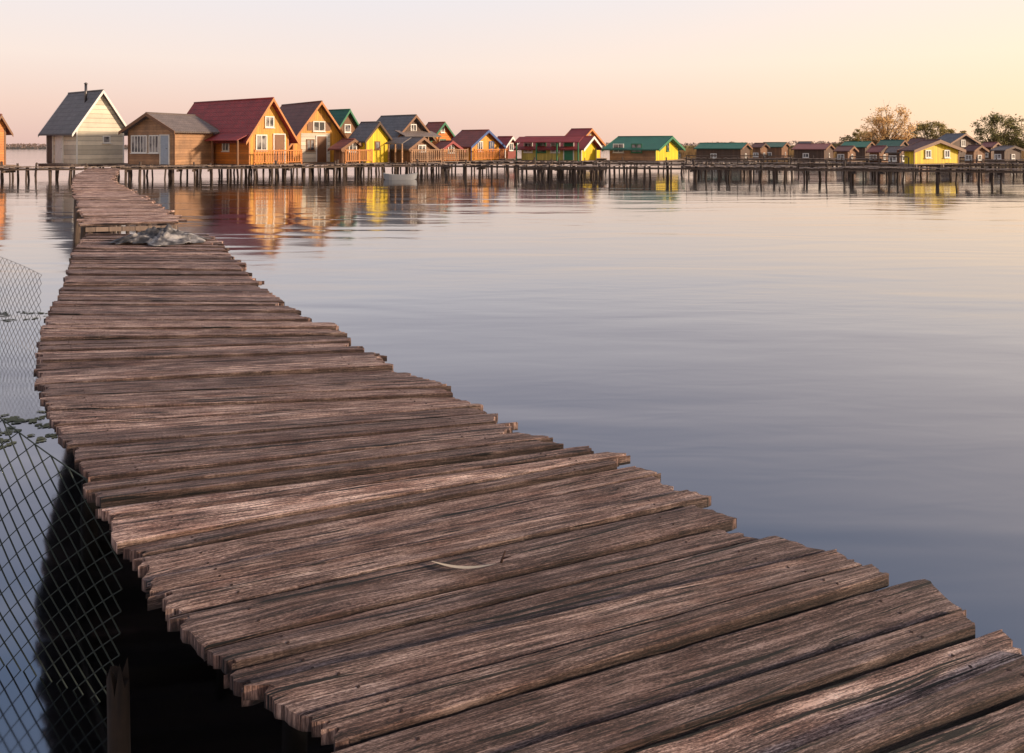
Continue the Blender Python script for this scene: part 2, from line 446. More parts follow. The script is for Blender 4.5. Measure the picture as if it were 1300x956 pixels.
def door(h,fm,u,w,hh,mat,frame,z0=0.03):
    bm=bmesh.new(); fbox(bm,fm,u-w/2,u+w/2,.03,.055,z0,z0+hh)
    for zz in (.2,.95): fbox(bm,fm,u-w/2+.12,u+w/2-.12,.056,.068,z0+zz,z0+zz+.6)
    do=meshobj('door',bm,mat,h)
    bm=bmesh.new(); t=.07
    fbox(bm,fm,u-w/2-t,u-w/2-.002,.005,.08,z0,z0+hh+t); fbox(bm,fm,u+w/2+.002,u+w/2+t,.005,.08,z0,z0+hh+t); fbox(bm,fm,u-w/2,u+w/2,.005,.078,z0+hh+.002,z0+hh+t-.002)
    meshobj('frame',bm,frame,do)
    bm=bmesh.new(); a=fm(u+w/2-.09,.08,z0+1.0); b=fm(u+w/2-.2,.08,z0+1.0); tube(bm,a,b,.014,.014,6); meshobj('handle',bm,M_METAL,do)
def house(name,label,xn,xl,xr,d,th,gable,ey,ry,wall,roof,trim,wins=(),doors=(),ov=.35,base=DZ,wall2=None,chim=None,rail=None,cat='house',porch=None,front=.5,panel=None):
    th=math.radians(th); un=(xn-650)/F; ul=(xl-650)/F; ur=(xr-650)/F
    Nx,Ny=un*d,d
    Rl=(ur*Ny-Nx)/(math.cos(th)-ur*math.sin(th)); Ll=(ul*Ny-Nx)/(-math.sin(th)-ul*math.cos(th))
    Rl=abs(Rl); Ll=min(abs(Ll),10)
    h=empty(name,(Nx,Ny,base),th,label,cat,'stilt cabins over the water')
    ez=CZ+(YH-ey)/F*d-base
    dp=d+(Rl/2*math.sin(th) if gable=='R' else Ll/2*math.cos(th))
    rz=CZ+(YH-ry)/F*dp-base
    gl,rl=(Rl,Ll) if gable=='R' else (Ll,Rl)
    mp=(lambda g,r,z:Vector((g,r,z))) if gable=='R' else (lambda g,r,z:Vector((r,g,z)))
    bm=bmesh.new()
    sec=[(0,0),(gl,0),(gl,ez),(gl/2,rz),(0,ez)]
    A=[bm.verts.new(mp(g,0,z)) for g,z in sec]; B=[bm.verts.new(mp(g,rl,z)) for g,z in sec]
    fa=bm.faces.new(A); fb=bm.faces.new(B[::-1])
    for i in range(5):
        f=bm.faces.new((A[i],A[(i+1)%5],B[(i+1)%5],B[i]))
    if wall2: fa.material_index=1
    meshobj('wall',bm,[wall,wall2 or wall],h)
    sl=(rz-ez)/(gl/2); t=.09
    bm=bmesh.new(); uvl=bm.loops.layers.uv.new('UVMap')
    gm=gl/2; zr=rz+.012; ze=ez-sl*ov+.012
    pr=[(-ov,ze),(gm,zr),(gl+ov,ze),(gl+ov,ze+t),(gm,zr+t*1.2),(-ov,ze+t)]
    a=[bm.verts.new(mp(g,-ov*.9,z)) for g,z in pr]; b=[bm.verts.new(mp(g,rl+ov*.9,z)) for g,z in pr]
    ln=math.hypot(gm+ov,zr-ze); vv=[0,ln,0,0,ln,0]
    for i in range(6):
        f=bm.faces.new((a[i],a[(i+1)%6],b[(i+1)%6],b[i]))
        for lp,uvv in zip(f.loops,[(0,vv[i]),(0,vv[(i+1)%6]),(rl+2*ov,vv[(i+1)%6]),(rl+2*ov,vv[i])]): lp[uvl].uv=uvv
    for q in (a,b):
        bm.faces.new((q[0],q[1],q[4],q[5])); bm.faces.new((q[1],q[2],q[3],q[4]))
    ro=meshobj('roof',bm,roof,h)
    bm=bmesh.new()
    tube(bm,mp(gl/2,-ov*.95,rz+t+.03),mp(gl/2,rl+ov*.95,rz+t+.03),.06,.06,6); meshobj('ridge_cap',bm,roof,ro)
    for r0,r1 in ((-ov*.9-.04,-ov*.9-.003),(rl+ov*.9+.003,rl+ov*.9+.04)):
        bm=bmesh.new()
        zo=ez-sl*(ov+.02)
        pr=[(-ov-.02,zo-.08),(gm,rz-.08),(gl+ov+.02,zo-.08),(gl+ov+.02,zo+.12),(gm,rz+.14),(-ov-.02,zo+.12)]
        a=[bm.verts.new(mp(g,r0,z)) for g,z in pr]; b=[bm.verts.new(mp(g,r1,z)) for g,z in pr]
        for i in range(6): bm.faces.new((a[i],a[(i+1)%6],b[(i+1)%6],b[i]))
        for q in (a,b):
            bm.faces.new((q[0],q[1],q[4],q[5])); bm.faces.new((q[1],q[2],q[3],q[4]))
        meshobj('barge_board',bm,trim,ro)
    for g in (-.02,gl-.07):
        bm=bmesh.new()
        a=mp(g,-.03,0.02); b=mp(g+.09,-.004,ez-.1)
        box(bm,(min(a.x,b.x),min(a.y,b.y),.02),(max(a.x,b.x),max(a.y,b.y),ez-.12))
        meshobj('corner_board',bm,trim,h)
    fmR=face_frame('R',Rl,Ll); fmL=face_frame('L',Rl,Ll)
    if panel:
        bm=bmesh.new(); fbox(bm,fmR,panel[0]*Rl,panel[1]*Rl,.003,.022,.02,panel[2]); meshobj('wall_panel',bm,panel[3],h)
    for (fc,u,z,w,hh,fr,mu,*sh) in wins:
        fm=fmR if fc=='R' else fmL; ln=Rl if fc=='R' else Ll
        window(h,fm,u*ln,z,w,hh,fr,mu,sh[0] if sh else None)
    for (fc,u,w,hh,mt,fr) in doors:
        fm=fmR if fc=='R' else fmL; ln=Rl if fc=='R' else Ll
        door(h,fm,u*ln,w,hh,mt,fr)
    if chim:
        g,r,top=chim; bm=bmesh.new(); p=mp(g*gl,r*rl,0); zb=rz-abs(g-.5)*gl*sl-.1
        tube(bm,(p.x,p.y,zb),(p.x,p.y,top),.08,.08,10); tube(bm,(p.x,p.y,top-.02),(p.x,p.y,top+.08),.13,.05,10)
        meshobj('chimney',bm,M_METAL,ro)
    bm=bmesh.new()
    y=-front; x0,x1=-.5,Rl+.5
    while y<Ll+.4:
        box(bm,(x0+R.uniform(-.08,.08),y,-.06),(x1+R.uniform(-.08,.08),y+.16,-.012+R.uniform(-.006,.004))); y+=.175
    for x in (x0+.15,Rl/2,x1-.15): box(bm,(x-.05,-front,-.22),(x+.05,Ll+.4,-.066))
    meshobj('platform',bm,M_PIER,h)
    for x in (x0+.1,(x0+x1)/2,x1-.1):
        n=max(2,int((Ll+front)/1.6)+1)
        for j in range(n):
            post(h,x+R.uniform(-.2,.2),-front+.1+j*(Ll+front+.2)/(n-1),-.07,lean=.08)
    if rail:
        fc,mat,out=rail
        bm=bmesh.new(); fm=fmR if fc=='R' else fmL; ln=Rl if fc=='R' else Ll
        fbox(bm,fm,-.3,ln+.3,out,out+.05,.86,.93); fbox(bm,fm,-.3,ln+.3,out+.003,out+.047,.12,.17)
        u=-.28
        while u<ln+.28: fbox(bm,fm,u,u+.08,out+.005,out+.03,.171,.859); u+=.19
        for u in (-.33,ln/2,ln+.27): fbox(bm,fm,u,u+.08,out-.03,out-.002,-.02,.98)
        meshobj('railing',bm,mat,h)
    if porch:
        fc,dep,zp,mat,pm=porch
        bm=bmesh.new(); uvl=bm.loops.layers.uv.new('UVMap'); fm=fmR if fc=='R' else fmL; ln=Rl if fc=='R' else Ll
        vs=[fm(u,o,z) for u,o,z in ((-.2,.01,zp+.45),(ln+.2,.01,zp+.45),(ln+.2,dep,zp),(-.2,dep,zp))]
        a=[bm.verts.new(v) for v in vs]; b=[bm.verts.new(v+Vector((0,0,.06))) for v in vs]
        bm.faces.new(a); f=bm.faces.new(b)
        for lp,uvv in zip(f.loops,((0,0),(ln,0),(ln,dep),(0,dep))): lp[uvl].uv=uvv
        for i in range(4): bm.faces.new((a[i],a[(i+1)%4],b[(i+1)%4],b[i]))
        po=meshobj('porch_roof',bm,mat,h)
        for k in range(4):
            bm=bmesh.new(); u=-.1+k*(ln+.12)/3; fbox(bm,fm,u,u+.09,dep-.2,dep-.11,-.02,zp+.03); meshobj('porch_post',bm,pm,po)
    return h,Rl,Ll
c_or=boards('orange_varnished_boards',(.78,.24,.035),False,.16,.35,.55,.45)
c_or2=boards('amber_boards',(.88,.36,.035),True,.15,.35,.55,.35)
c_br=boards('brown_boards',(.28,.13,.06),True,.15,.45,.7,.7)
c_br2=boards('tan_brown_boards',(.50,.27,.14),False,.17,.45,.7,.8)
c_dk=boards('dark_brown_boards',(.12,.065,.04),True,.15,.5,.7,.6)
c_cr=boards('cream_boards',(.88,.77,.60),False,.3,.12,.7,.3)
c_ye=boards('yellow_boards',(.95,.62,.012),True,.17,.18,.6,.2)
c_ylg=boards('faded_yellow_boards',(.66,.52,.12),True,.17,.2,.6,.4)
c_gr=plain('green_paint',(.03,.17,.08),.6); c_bl=plain('blue_paint',(.04,.09,.25),.6); c_rd=plain('red_paint',(.28,.03,.03),.6)
c_trimbr=plain('brown_trim_paint',(.2,.09,.04),.6); c_tror=plain('orange_trim_paint',(.5,.19,.05),.6)
r_gy=roofmat('grey_sheet_roof',(.16,.15,.155)); r_gb=roofmat('grey_brown_sheet_roof',(.22,.17,.15)); r_rd=roofmat('maroon_tile_roof',(.33,.035,.035))
r_br=roofmat('dark_brown_tile_roof',(.17,.065,.05)); r_gn=roofmat('green_sheet_roof',(.02,.15,.095)); r_rb=roofmat('red_brown_tile_roof',(.30,.075,.05))
r_dg=roofmat('faded_dark_green_roof',(.03,.11,.07)); r_dr=roofmat('faded_red_brown_roof',(.24,.06,.05))
Wt=M_WHITE
house('cream_stilt_cabin','cream boarded stilt cabin with steep grey roof and metal chimney',97,60,157,46,55,'R',160,117,c_cr,r_gy,Wt,
  wins=[('R',.62,1.45,.35,.35,Wt,0)],doors=[('L',.45,1.0,1.95,Wt,Wt),('L',.12,.8,1.95,c_dk,Wt)],chim=(.35,.25,5.35),ov=.4)
house('brown_stilt_cabin','low brown timber cabin with glazed front and shallow grey roof',222,163,271,44,66,'L',165,146,c_br2,r_gb,c_trimbr,
  wins=[('L',.25,.8,1.3,1.0,Wt,4),('L',.57,.8,.75,1.0,Wt,2)],doors=[('L',.80,.7,1.8,plain('grey_blue_paint',(.36,.40,.46)),Wt)],ov=.4)
house('red_roofed_cabin','large orange timber cabin with steep maroon roof and orange railing',316,226,366,45,55,'R',168,127,c_or,r_rd,c_tror,
  wins=[('R',.5,2.45,.55,.6,Wt,1),('R',.3,.95,.7,.9,Wt,1),('L',.7,.9,.6,.8,Wt,1),('L',.35,.9,.6,.8,Wt,1)],doors=[('R',.75,.8,1.9,c_trimbr,Wt)],wall2=c_or2,rail=('R',c_or,1.0),front=1.2,ov=.5,porch=('L',1.0,1.5,r_rd,c_br))
house('brown_roofed_cabin','wide orange cabin with long red brown roof and white lower boards',372,330,436,50,42,'R',176,131,c_or2,r_br,c_tror,
  wins=[('R',.5,2.3,.8,.6,Wt,1,c_trimbr),('R',.33,.9,.5,.7,c_trimbr,1)],doors=[('R',.55,.75,1.85,c_trimbr,Wt)],wall2=c_or2,front=1.2,ov=.5,panel=(.15,.72,2.1,c_cr))
house('green_roofed_cabin','dark timber cabin with green gable roof and wooden railing',424,404,457,54,55,'R',168,141,c_br,r_gn,c_gr,
  wins=[('R',.5,2.3,.5,.5,Wt,0),('R',.35,.9,.5,.7,Wt,1)],rail=('R',c_br2,.9),front=1.1,ov=.35)
house('low_porch_cabin','low brown hut with red brown roof and open railing',434,424,460,49,55,'R',188,179,c_br,r_rb,c_trimbr,
  wins=[('R',.5,.8,.6,.5,Wt,1)],rail=('R',c_tror,.7),front=.9,ov=.3)
house('yellow_stilt_cabin','bright yellow cabin with small window and grey roof',464,447,493,50,55,'R',176,157,c_ye,r_gy,c_dk,
  wins=[('R',.5,1.0,.35,.45,c_trimbr,0)],ov=.3,front=.4)
house('grey_roofed_cabin','tall dark brown cabin with weathered grey roof and open porch',503,466,545,55,52,'R',173,148,c_dk,r_gy,c_trimbr,
  wins=[('R',.5,2.4,.5,.45,Wt,1),('L',.4,1.0,.6,.6,Wt,1)],ov=.4,porch=('R',1.2,1.9,r_gb,c_br2))
house('brown_gabled_cabin','narrow brown cabin with grey pointed roof between larger cabins',520,508,540,58,58,'R',172,154,c_br2,r_gb,Wt,
  wins=[('R',.5,2.0,.5,.5,Wt,1)],ov=.3)
house('low_brown_cabin','low dark cabin with grey sheet roof and railing beside the pier',520,496,550,51,48,'R',188,176,c_br,r_gb,c_trimbr,
  wins=[('R',.5,.8,.6,.4,Wt,1)],ov=.3,rail=('R',c_br2,.6),porch=('L',.9,1.3,r_gb,c_br2))
house('orange_stilt_cabin','small orange cabin with red brown roof and green trim',546,532,576,60,56,'R',177,157,c_or,r_rb,c_gr,
  wins=[('R',.5,1.0,.7,.7,c_gr,1),('R',.5,2.4,.4,.4,Wt,0)],ov=.35,rail=('R',c_rd,.7),front=.9)
house('low_red_hut','low orange red hut with faded brown roof behind railings',560,550,584,55,46,'R',190,181,c_or,r_rb,c_rd,
  wins=[('R',.5,.7,.5,.5,Wt,1)],ov=.3,rail=('R',c_br2,.6),front=.8)
house('blue_trimmed_cabin','orange cabin with maroon roof and blue gable trim',598,572,634,57,52,'R',184,167,c_or2,r_rb,c_bl,
  wins=[('R',.3,.8,.5,.7,Wt,1),('R',.7,.8,.5,.7,c_bl,1)],ov=.4,rail=('R',c_or,.6),front=.8)
house('small_red_cabin','small dark red cabin with white window behind the pier',641,627,656,66,52,'R',186,175,plain('dark_red_board_paint',(.25,.05,.035),.6),r_rd,Wt,
  wins=[('R',.5,.8,.5,.6,Wt,1)],ov=.25)
house('long_low_cabin','long low yellow and green cabin with maroon roof',738,662,757,57,60,'R',187,175,c_ylg,r_rd,Wt,
  wins=[('L',.12,.7,.7,.7,Wt,1),('L',.35,.7,.7,.7,c_gr,1),('L',.58,.7,.7,.7,Wt,1)],doors=[('L',.8,.8,1.7,c_gr,Wt)],wall2=c_ye,ov=.5,porch=('L',.9,1.45,r_rd,c_gr))
house('yellow_gable_cabin','yellow gabled cabin with steep red roof behind a low cabin',732,714,762,66,55,'R',182,165,c_ye,r_rd,c_tror,
  wins=[('R',.5,1.9,.5,.5,Wt,0)],ov=.4)
house('long_green_roofed_cabin','long brown cabin with green sheet roof and yellow gable',832,774,861,57,60,'R',189,175,c_br2,r_gn,c_gr,
  wins=[('L',.2,.7,.8,.6,Wt,1),('L',.6,.7,.8,.6,c_gr,1),('R',.5,.8,.5,.6,c_gr,0)],wall2=c_ye,ov=.5)
house('yellow_waterside_cabin','bright yellow cabin with low dark roof and two small windows',1160,1148,1217,47,22,'R',191,180,c_ye,r_br,c_trimbr,
  wins=[('R',.3,.45,.4,.4,Wt,1),('R',.72,.45,.4,.4,Wt,1)],ov=.3)
house('dark_gabled_cabin','dark grey cabin with pale gable behind a yellow cabin',1206,1188,1238,80,24,'R',181,171,c_dk,r_gy,c_trimbr,
  wins=[('R',.5,1.2,.6,.6,Wt,1)],ov=.4)
house('edge_cabin','brown stilt cabin with dark red roof beside the walkway',-8,-50,7,44,55,'R',160,148,c_or,r_rb,c_trimbr,ov=.3)
far=[(940,884,952,74,60,'green',189,183,c_dk),(965,956,974,84,50,'brown',187,183,c_br),(992,966,1001,90,62,'dark green',187,182,c_br),(1046,1008,1058,78,58,'red brown',190,184,c_dk),(1024,1012,1034,95,40,'grey',186,181,c_br2),(1076,1062,1086,70,50,'brown',192,187,c_br),
(1098,1068,1110,86,52,'green',187,181,c_dk),(1116,1104,1128,66,45,'red brown',193,187,c_br),(1140,1114,1152,88,48,'dark green',186,179,c_dk),(1142,1128,1150,60,40,'grey',193,188,c_dk),(1166,1152,1180,92,40,'brown',184,177,c_br),(1236,1226,1250,64,24,'brown',191,186,c_br),(1258,1246,1270,82,40,'red brown',187,182,c_dk),(1275,1262,1296,70,24,'grey',191,187,c_dk)]
for i,(xn,xl,xr,dd,th_,cc,ey,ry,wl) in enumerate(far):
    rf={'green':r_gn,'dark green':r_dg,'red brown':r_dr,'grey':r_gb,'brown':r_br}[cc]
    house('small_fishing_hut','low dark timber fishing hut with %s roof beside reeds'%cc,xn,xl,xr,dd,th_,'R',ey,ry,wl,rf,[c_trimbr,c_dk,c_br][i%3],
      wins=[('R',.5,.3,.4,.35,Wt,0),('L',.4,.3,.5,.35,Wt,1)],ov=.25,base=.45,cat='hut')

# ---------------------------------------------------------------- water, shore
bm=bmesh.new(); bmesh.ops.create_grid(bm,x_segments=2,y_segments=2,size=3000)
wt=meshobj('water',bm,M_WATER); wt['kind']='structure'; wt['label']='calm lake with soft ripples mirroring the dusk sky'
m_land=plain('shore_earth',(.10,.075,.05),.9,0,.4,.2)
def shore(px0,px1,d0,d1,h,name='far_shore'):
    bm=bmesh.new(); n=50; rows=[]
    for i in range(n+1):
        u=(px0+(px1-px0)*i/n-650)/F
        dd=d0+8*noise.noise(Vector((i*.3,d0,0)))
        hh=h*(1+.5*noise.noise(Vector((i*.22,7,d0))))
        rows.append([bm.verts.new((u*d0,dd,-.3)),bm.verts.new((u*d0,dd+4,hh*.5)),bm.verts.new((u*d0*1.05,dd+30,hh)),bm.verts.new((u*d1,d1,hh*1.2)),bm.verts.new((u*d1,d1+5,-.3))])
    for i in range(n):
        for j in range(4): bm.faces.new((rows[i][j],rows[i+1][j],rows[i+1][j+1],rows[i][j+1]))
    o=meshobj(name,bm,m_land); o['kind']='structure'; o['label']='low flat earth shore beyond the lake'
shore(-400,1900,420,900,1.2)
shore(862,1700,128,380,.5)
def leafmat(name,c0,c1,isl=.5):
    m,nt,b=newmat(name)
    oi=N(nt,'ShaderNodeNewGeometry'); tc=N(nt,'ShaderNodeTexCoord')
    n=noisen(nt,tc.outputs['Object'],.7,4,.6)
    n=ramp(nt,n,[(.35,0.0),(.65,1.0)])
    f=mth(nt,'ADD',mth(nt,'MULTIPLY',oi.outputs['Random Per Island'],isl),mth(nt,'MULTIPLY',n,1-isl))
    nt.links.new(mix(nt,f,c0,c1),b.inputs['Base Color']); b.inputs['Roughness'].default_value=.8
    b.inputs['Specular IOR Level'].default_value=.2
    return m
def leaf(bm,c,s,rr):
    a=Vector((rr.gauss(0,1),rr.gauss(0,1),rr.gauss(0,1))).normalized(); b=a.orthogonal().normalized()
    q=s*rr.uniform(.5,1.2)
    bm.faces.new([bm.verts.new(c+a*q),bm.verts.new(c+b*q*.6),bm.verts.new(c-a*q*.8),bm.verts.new(c-b*q*.6)])
m_lf1=leafmat('far_scrub_leaves',(.10,.08,.08),(.26,.18,.15))
rr=random.Random(5)
bm=bmesh.new()
for k in range(16000):
    px=rr.uniform(-300,1700); d=rr.uniform(418,470)
    u=(px-650)/F
    hgt=3.9+1.4*noise.noise(Vector((px*.012,3,0)))+1.0*noise.noise(Vector((px*.06,9,0)))
    if px<560: hgt*=.7
    z=rr.uniform(0,1)**.8*max(.5,hgt)
    leaf(bm,Vector((u*d,d,z+.2)),.8,rr)
o=meshobj('shore_scrub',bm,m_lf1,recalc=False); o['kind']='stuff'; o['label']='dusky brush and trees along the distant shore'; o['category']='bushes'
m_bush=leafmat('bush_leaves',(.05,.05,.025),(.32,.22,.09))
bm=bmesh.new()
for k in range(24000):
    px=rr.uniform(862,1560); d=rr.uniform(140,165); u=(px-650)/F
    hgt=3.1+2.2*noise.noise(Vector((px*.035,5,2)))+1.4*noise.noise(Vector((px*.12,2,2)))
    if px<1070: hgt=min(hgt,2.3)*(.75+.25*max(0,(px-1000)/70))
    z=rr.uniform(.05,1)**.7*max(.5,hgt)
    leaf(bm,Vector((u*d,d+2*rr.random(),z+.2)),.3,rr)
o=meshobj('bank_bushes',bm,m_bush,recalc=False); o['kind']='stuff'; o['label']='olive and brown bushes along the bank'; o['category']='bushes'
m_reed=leafmat('reed_leaves',(.14,.08,.035),(.45,.28,.12))
bm=bmesh.new()
for k in range(12000):
    px=rr.uniform(865,1600); d=rr.uniform(124,138); u=(px-650)/F
    hgt=1.3+1.1*noise.noise(Vector((px*.03,3,1)))+.4*rr.random()
    b0=Vector((u*d,d,0)); t=b0+Vector((rr.gauss(0,.25),rr.gauss(0,.1),max(.5,hgt)))
    s=Vector((.09,0,0)); bm.faces.new([bm.verts.new(b0-s),bm.verts.new(b0+s),bm.verts.new(t)])
o=meshobj('reeds',bm,m_reed,recalc=False); o['kind']='stuff'; o['label']='tall tan reeds along the bank'; o['category']='reeds'

# ---------------------------------------------------------------- trees
m_bark=plain('tree_bark',(.17,.11,.07),.9)
def tree(name,label,px,d,h,wid,lm,ncl,nleaf,lsize,seed=0,base=.3,twigs=6,clr=.12,lowest=.28,group='trees behind the reeds'):
    """trunk with limbs reaching foliage clumps spread through a rounded crown"""
    rr=random.Random(seed); x=(px-650)/F*d
    e=empty(name,(x,d,base),0,label,'tree',group)
    bmt=bmesh.new(); bml=bmesh.new()
    top=h*.55; seg=6; tr=[]
    for k in range(seg+1):
        tr.append(Vector((h*.03*noise.noise(Vector((k*.7,seed,0))),h*.03*noise.noise(Vector((k*.7,seed,9))),-.6+(top+.6)*k/seg)))
    for k in range(seg): tube(bmt,tr[k],tr[k+1],h*.026*(1-k/seg*.75),h*.026*(1-(k+1)/seg*.75),8,cap=False)
    cz=h*(1+lowest)/2; rz_=h*(1-lowest)/2; cl=[]
    while len(cl)<ncl:
        v=Vector((rr.uniform(-1,1),rr.uniform(-1,1),rr.uniform(-1,1)))
        if v.length>1: continue
        if v.length<.35 and rr.random()<.6: continue
        n_=noise.noise(v*1.6+Vector((seed*3,0,0)))
        v=v*(1+.30*n_)
        wz=1-.25*max(0,v.z)
        cl.append(Vector((v.x*wid*wz,v.y*wid*wz,cz+v.z*rz_)))
    for c in cl:
        k=min(seg-1,max(1,int((c.z*.55/top)*seg*rr.uniform(.6,1.0)))); s=tr[k]
        mid=lerp(s,c,.5)+Vector((0,0,-.05*h))+Vector((rr.gauss(0,.03),rr.gauss(0,.03),0))*h
        tube(bmt,s,mid,h*.008,h*.005,5,cap=False); tube(bmt,mid,c,h*.005,h*.0025,4,cap=False)
        for _ in range(twigs):
            q=c+Vector((rr.gauss(0,1),rr.gauss(0,1),rr.gauss(.5,.8)))*h*clr*.6
            o_=lerp(mid,c,rr.uniform(.3,1)); tube(bmt,o_,q,h*.0025,h*.001,3,cap=False)
        sz=rr.uniform(.7,1.25)*clr*h
        for _ in range(nleaf):
            v=Vector((rr.gauss(0,.5),rr.gauss(0,.5),rr.gauss(0,.38)))
            leaf(bml,c+v*sz,lsize,rr)
    meshobj('trunk',bmt,m_bark,e,recalc=False)
    meshobj('crown',bml,lm,e,recalc=False)
m_tan=leafmat('tan_autumn_leaves',(.52,.28,.09),(.95,.62,.27))
m_gr=leafmat('dark_green_leaves',(.06,.065,.025),(.36,.29,.09))
m_gr2=leafmat('olive_leaves',(.09,.08,.03),(.48,.34,.09))
tree('tan_tree','broad golden tan autumn tree with fine branches and thin leaves',1126,140,9.7,5.0,m_tan,85,60,.22,seed=3,twigs=5,clr=.11,lowest=.12)
tree('green_tree','dense olive tree with uneven crown behind the cabins',1178,150,7.2,3.8,m_gr2,32,100,.22,seed=5)
tree('green_tree','small olive tree with round crown behind the cabins',1212,150,5.2,2.4,m_gr2,20,85,.22,seed=6)
tree('green_tree','large dark green tree with rounded crown above the reeds',1266,140,8.2,4.2,m_gr,48,90,.22,seed=8,lowest=.05)
tree('green_tree','small dark green tree above the reeds',1303,140,7.0,3.6,m_gr,38,90,.22,seed=9,lowest=.05)
tree('green_tree','low bushy olive tree beside the cabins',1092,150,5.0,2.0,m_gr2,18,90,.22,seed=10)

# ---------------------------------------------------------------- chain-link fences
def fence(label,p,q,z0,z1,cell,r,seed,mat,drop):
    p=Vector((p[0],p[1],0)); q=Vector((q[0],q[1],0)); d=q-p; l=d.length; u=d.normalized(); nrm=Vector((-u.y,u.x,0))
    e=empty('chain_link_fence',p,0,label,'fence','chain-link fences in the water')
    def P(s,z):
        t=s/l; k=(z-z0)/(z1-z0)
        zz=z-.02*k*math.sin(t*9+seed)-drop*k*max(0,(t-.72)/.28)
        off=.025*noise.noise(Vector((s*1.2+seed,z*1.5,0)))
        return u*s+nrm*off+Vector((.008*noise.noise(Vector((s*3,z*3,seed))),0,zz))
    bm=bmesh.new(); n=int(l/cell)+1; m=int((z1-z0)/(cell*1.1)); cz=(z1-z0)/m
    for i in range(n):
        for j in range(m*2):
            za=z0+j*cz/2; zb=za+cz/2
            s0=(i+(.5 if j%2 else 0))*cell; s1=(i+(0 if j%2 else .5))*cell
            tube(bm,P(s0,za),P(s1,zb),r,r,4,cap=False)
            sA=(i+.5)*cell
            if j%2==0: tube(bm,P((i+1)*cell,za),P(sA,zb),r,r,4,cap=False)
            else: tube(bm,P(sA,za),P((i+1)*cell,zb),r,r,4,cap=False)
    for i in range(n*2): tube(bm,P(i*cell/2,z1),P((i+1)*cell/2,z1),r*.9,r*.9,4,cap=False)
    meshobj('wire_mesh',bm,mat,e,recalc=False)
    bm=bmesh.new(); a=P(0.02,z0); tube(bm,(a.x,a.y,-.6),(a.x,a.y,z1-.03),.012,.012,8); meshobj('fence_post',bm,M_NAIL,e)
fence('green diamond chain-link fence standing in water beside the boardwalk',(-3.6,3.35),(-1.42,2.52),-.1,1.0,.088,.0025,1,M_WIRE,.26)
fence('pale wire chain-link fence standing in shallow water',(-7.6,8.7),(-4.55,6.85),-.1,.86,.085,.0022,4,M_WIRE2,.1)
st=link(bpy.data.objects.new('wooden_stump',post_mesh(1.6,.032,77,14,jag=.05))); st.data.materials.append(M_STUMP); st.location=(-1.12,2.02,.50)
st['label']='broken wooden post stump rising from the water'; st['category']='post'

# ---------------------------------------------------------------- crumpled tarp
def tarp():
    m,nt,b=newmat('grey_plastic_sheet')
    tc=N(nt,'ShaderNodeTexCoord'); n=noisen(nt,tc.outputs['Object'],6,4,.6)
    nt.links.new(ramp(nt,n,[(.42,(.03,.028,.03)),(.53,(.12,.11,.11)),(.66,(.45,.41,.38))]),b.inputs['Base Color']); b.inputs['Roughness'].default_value=.75
    bm=bmesh.new(); n=60; g=[]
    for i in range(n+1):
        row=[]
        for j in range(n+1):
            x=i/n-.5; y=j/n-.5
            rad=math.hypot(x,y)*2
            k=max(0,1-rad**3)
            rx=x*(.9+.3*noise.noise(Vector((y*4,2,0)))); ry=y*(.7+.25*noise.noise(Vector((x*4,5,0))))
            rid=abs(noise.noise(Vector((x*4,y*6,2))))+.5*abs(noise.noise(Vector((x*12,y*12,7))))
            z=.008+k*(.05+.15*rid*(1.2 if x<.1 else .7))
            row.append(bm.verts.new((rx*1.3,ry*1.05,z if rad<1 else .008+.015*rid)))
        g.append(row)
    for i in range(n):
        for j in range(n):
            x=(i+.5)/n-.5; y=(j+.5)/n-.5
            if math.hypot(x,y)*2<.95+.25*noise.noise(Vector((x*6,y*6,1))): bm.faces.new((g[i][j],g[i+1][j],g[i+1][j+1],g[i][j+1])).smooth=True
    for v in [v for v in bm.verts if not v.link_faces]: bm.verts.remove(v)
    o=meshobj('crumpled_tarpaulin',bm,m,recalc=False)
    p=G(206,308); o.location=(p.x,p.y,DZ+.012)
    o['label']='crumpled grey plastic sheet lying on the boardwalk planks'; o['category']='tarp'
    md=o.modifiers.new('s','SOLIDIFY'); md.thickness=.004
tarp()
bm=bmesh.new(); a=G(548,719); b=G(632,727); prev=None
for k in range(15):
    t=k/14; p=lerp(a,b,t); w=.007*math.sin(math.pi*min(1,t*.9+.08))+.001
    p=p+Vector((0,-.02*math.sin(t*math.pi),.014+.012*t*t))
    c=(bm.verts.new(p+Vector((0,w,0))),bm.verts.new(p+Vector((0,-w,.002))))
    if prev: bm.faces.new((prev[0],prev[1],c[1],c[0]))
    prev=c
o=meshobj('dry_reed_leaf',bm,plain('dry_reed',(.62,.48,.33),.6)); o['label']='thin dry straw coloured reed leaf lying on the planks'; o['category']='leaf'
bm=bmesh.new(); a=G(636,720); tube(bm,a+Vector((0,0,.012)),a+Vector((.012,.02,.035)),.004,.002,6); tube(bm,a+Vector((.005,.008,.02)),a+Vector((.028,.0,.03)),.0025,.001,6)
o=meshobj('dark_twig',bm,M_NAIL); o['label']='tiny dark forked twig stuck between the planks'; o['category']='twig'

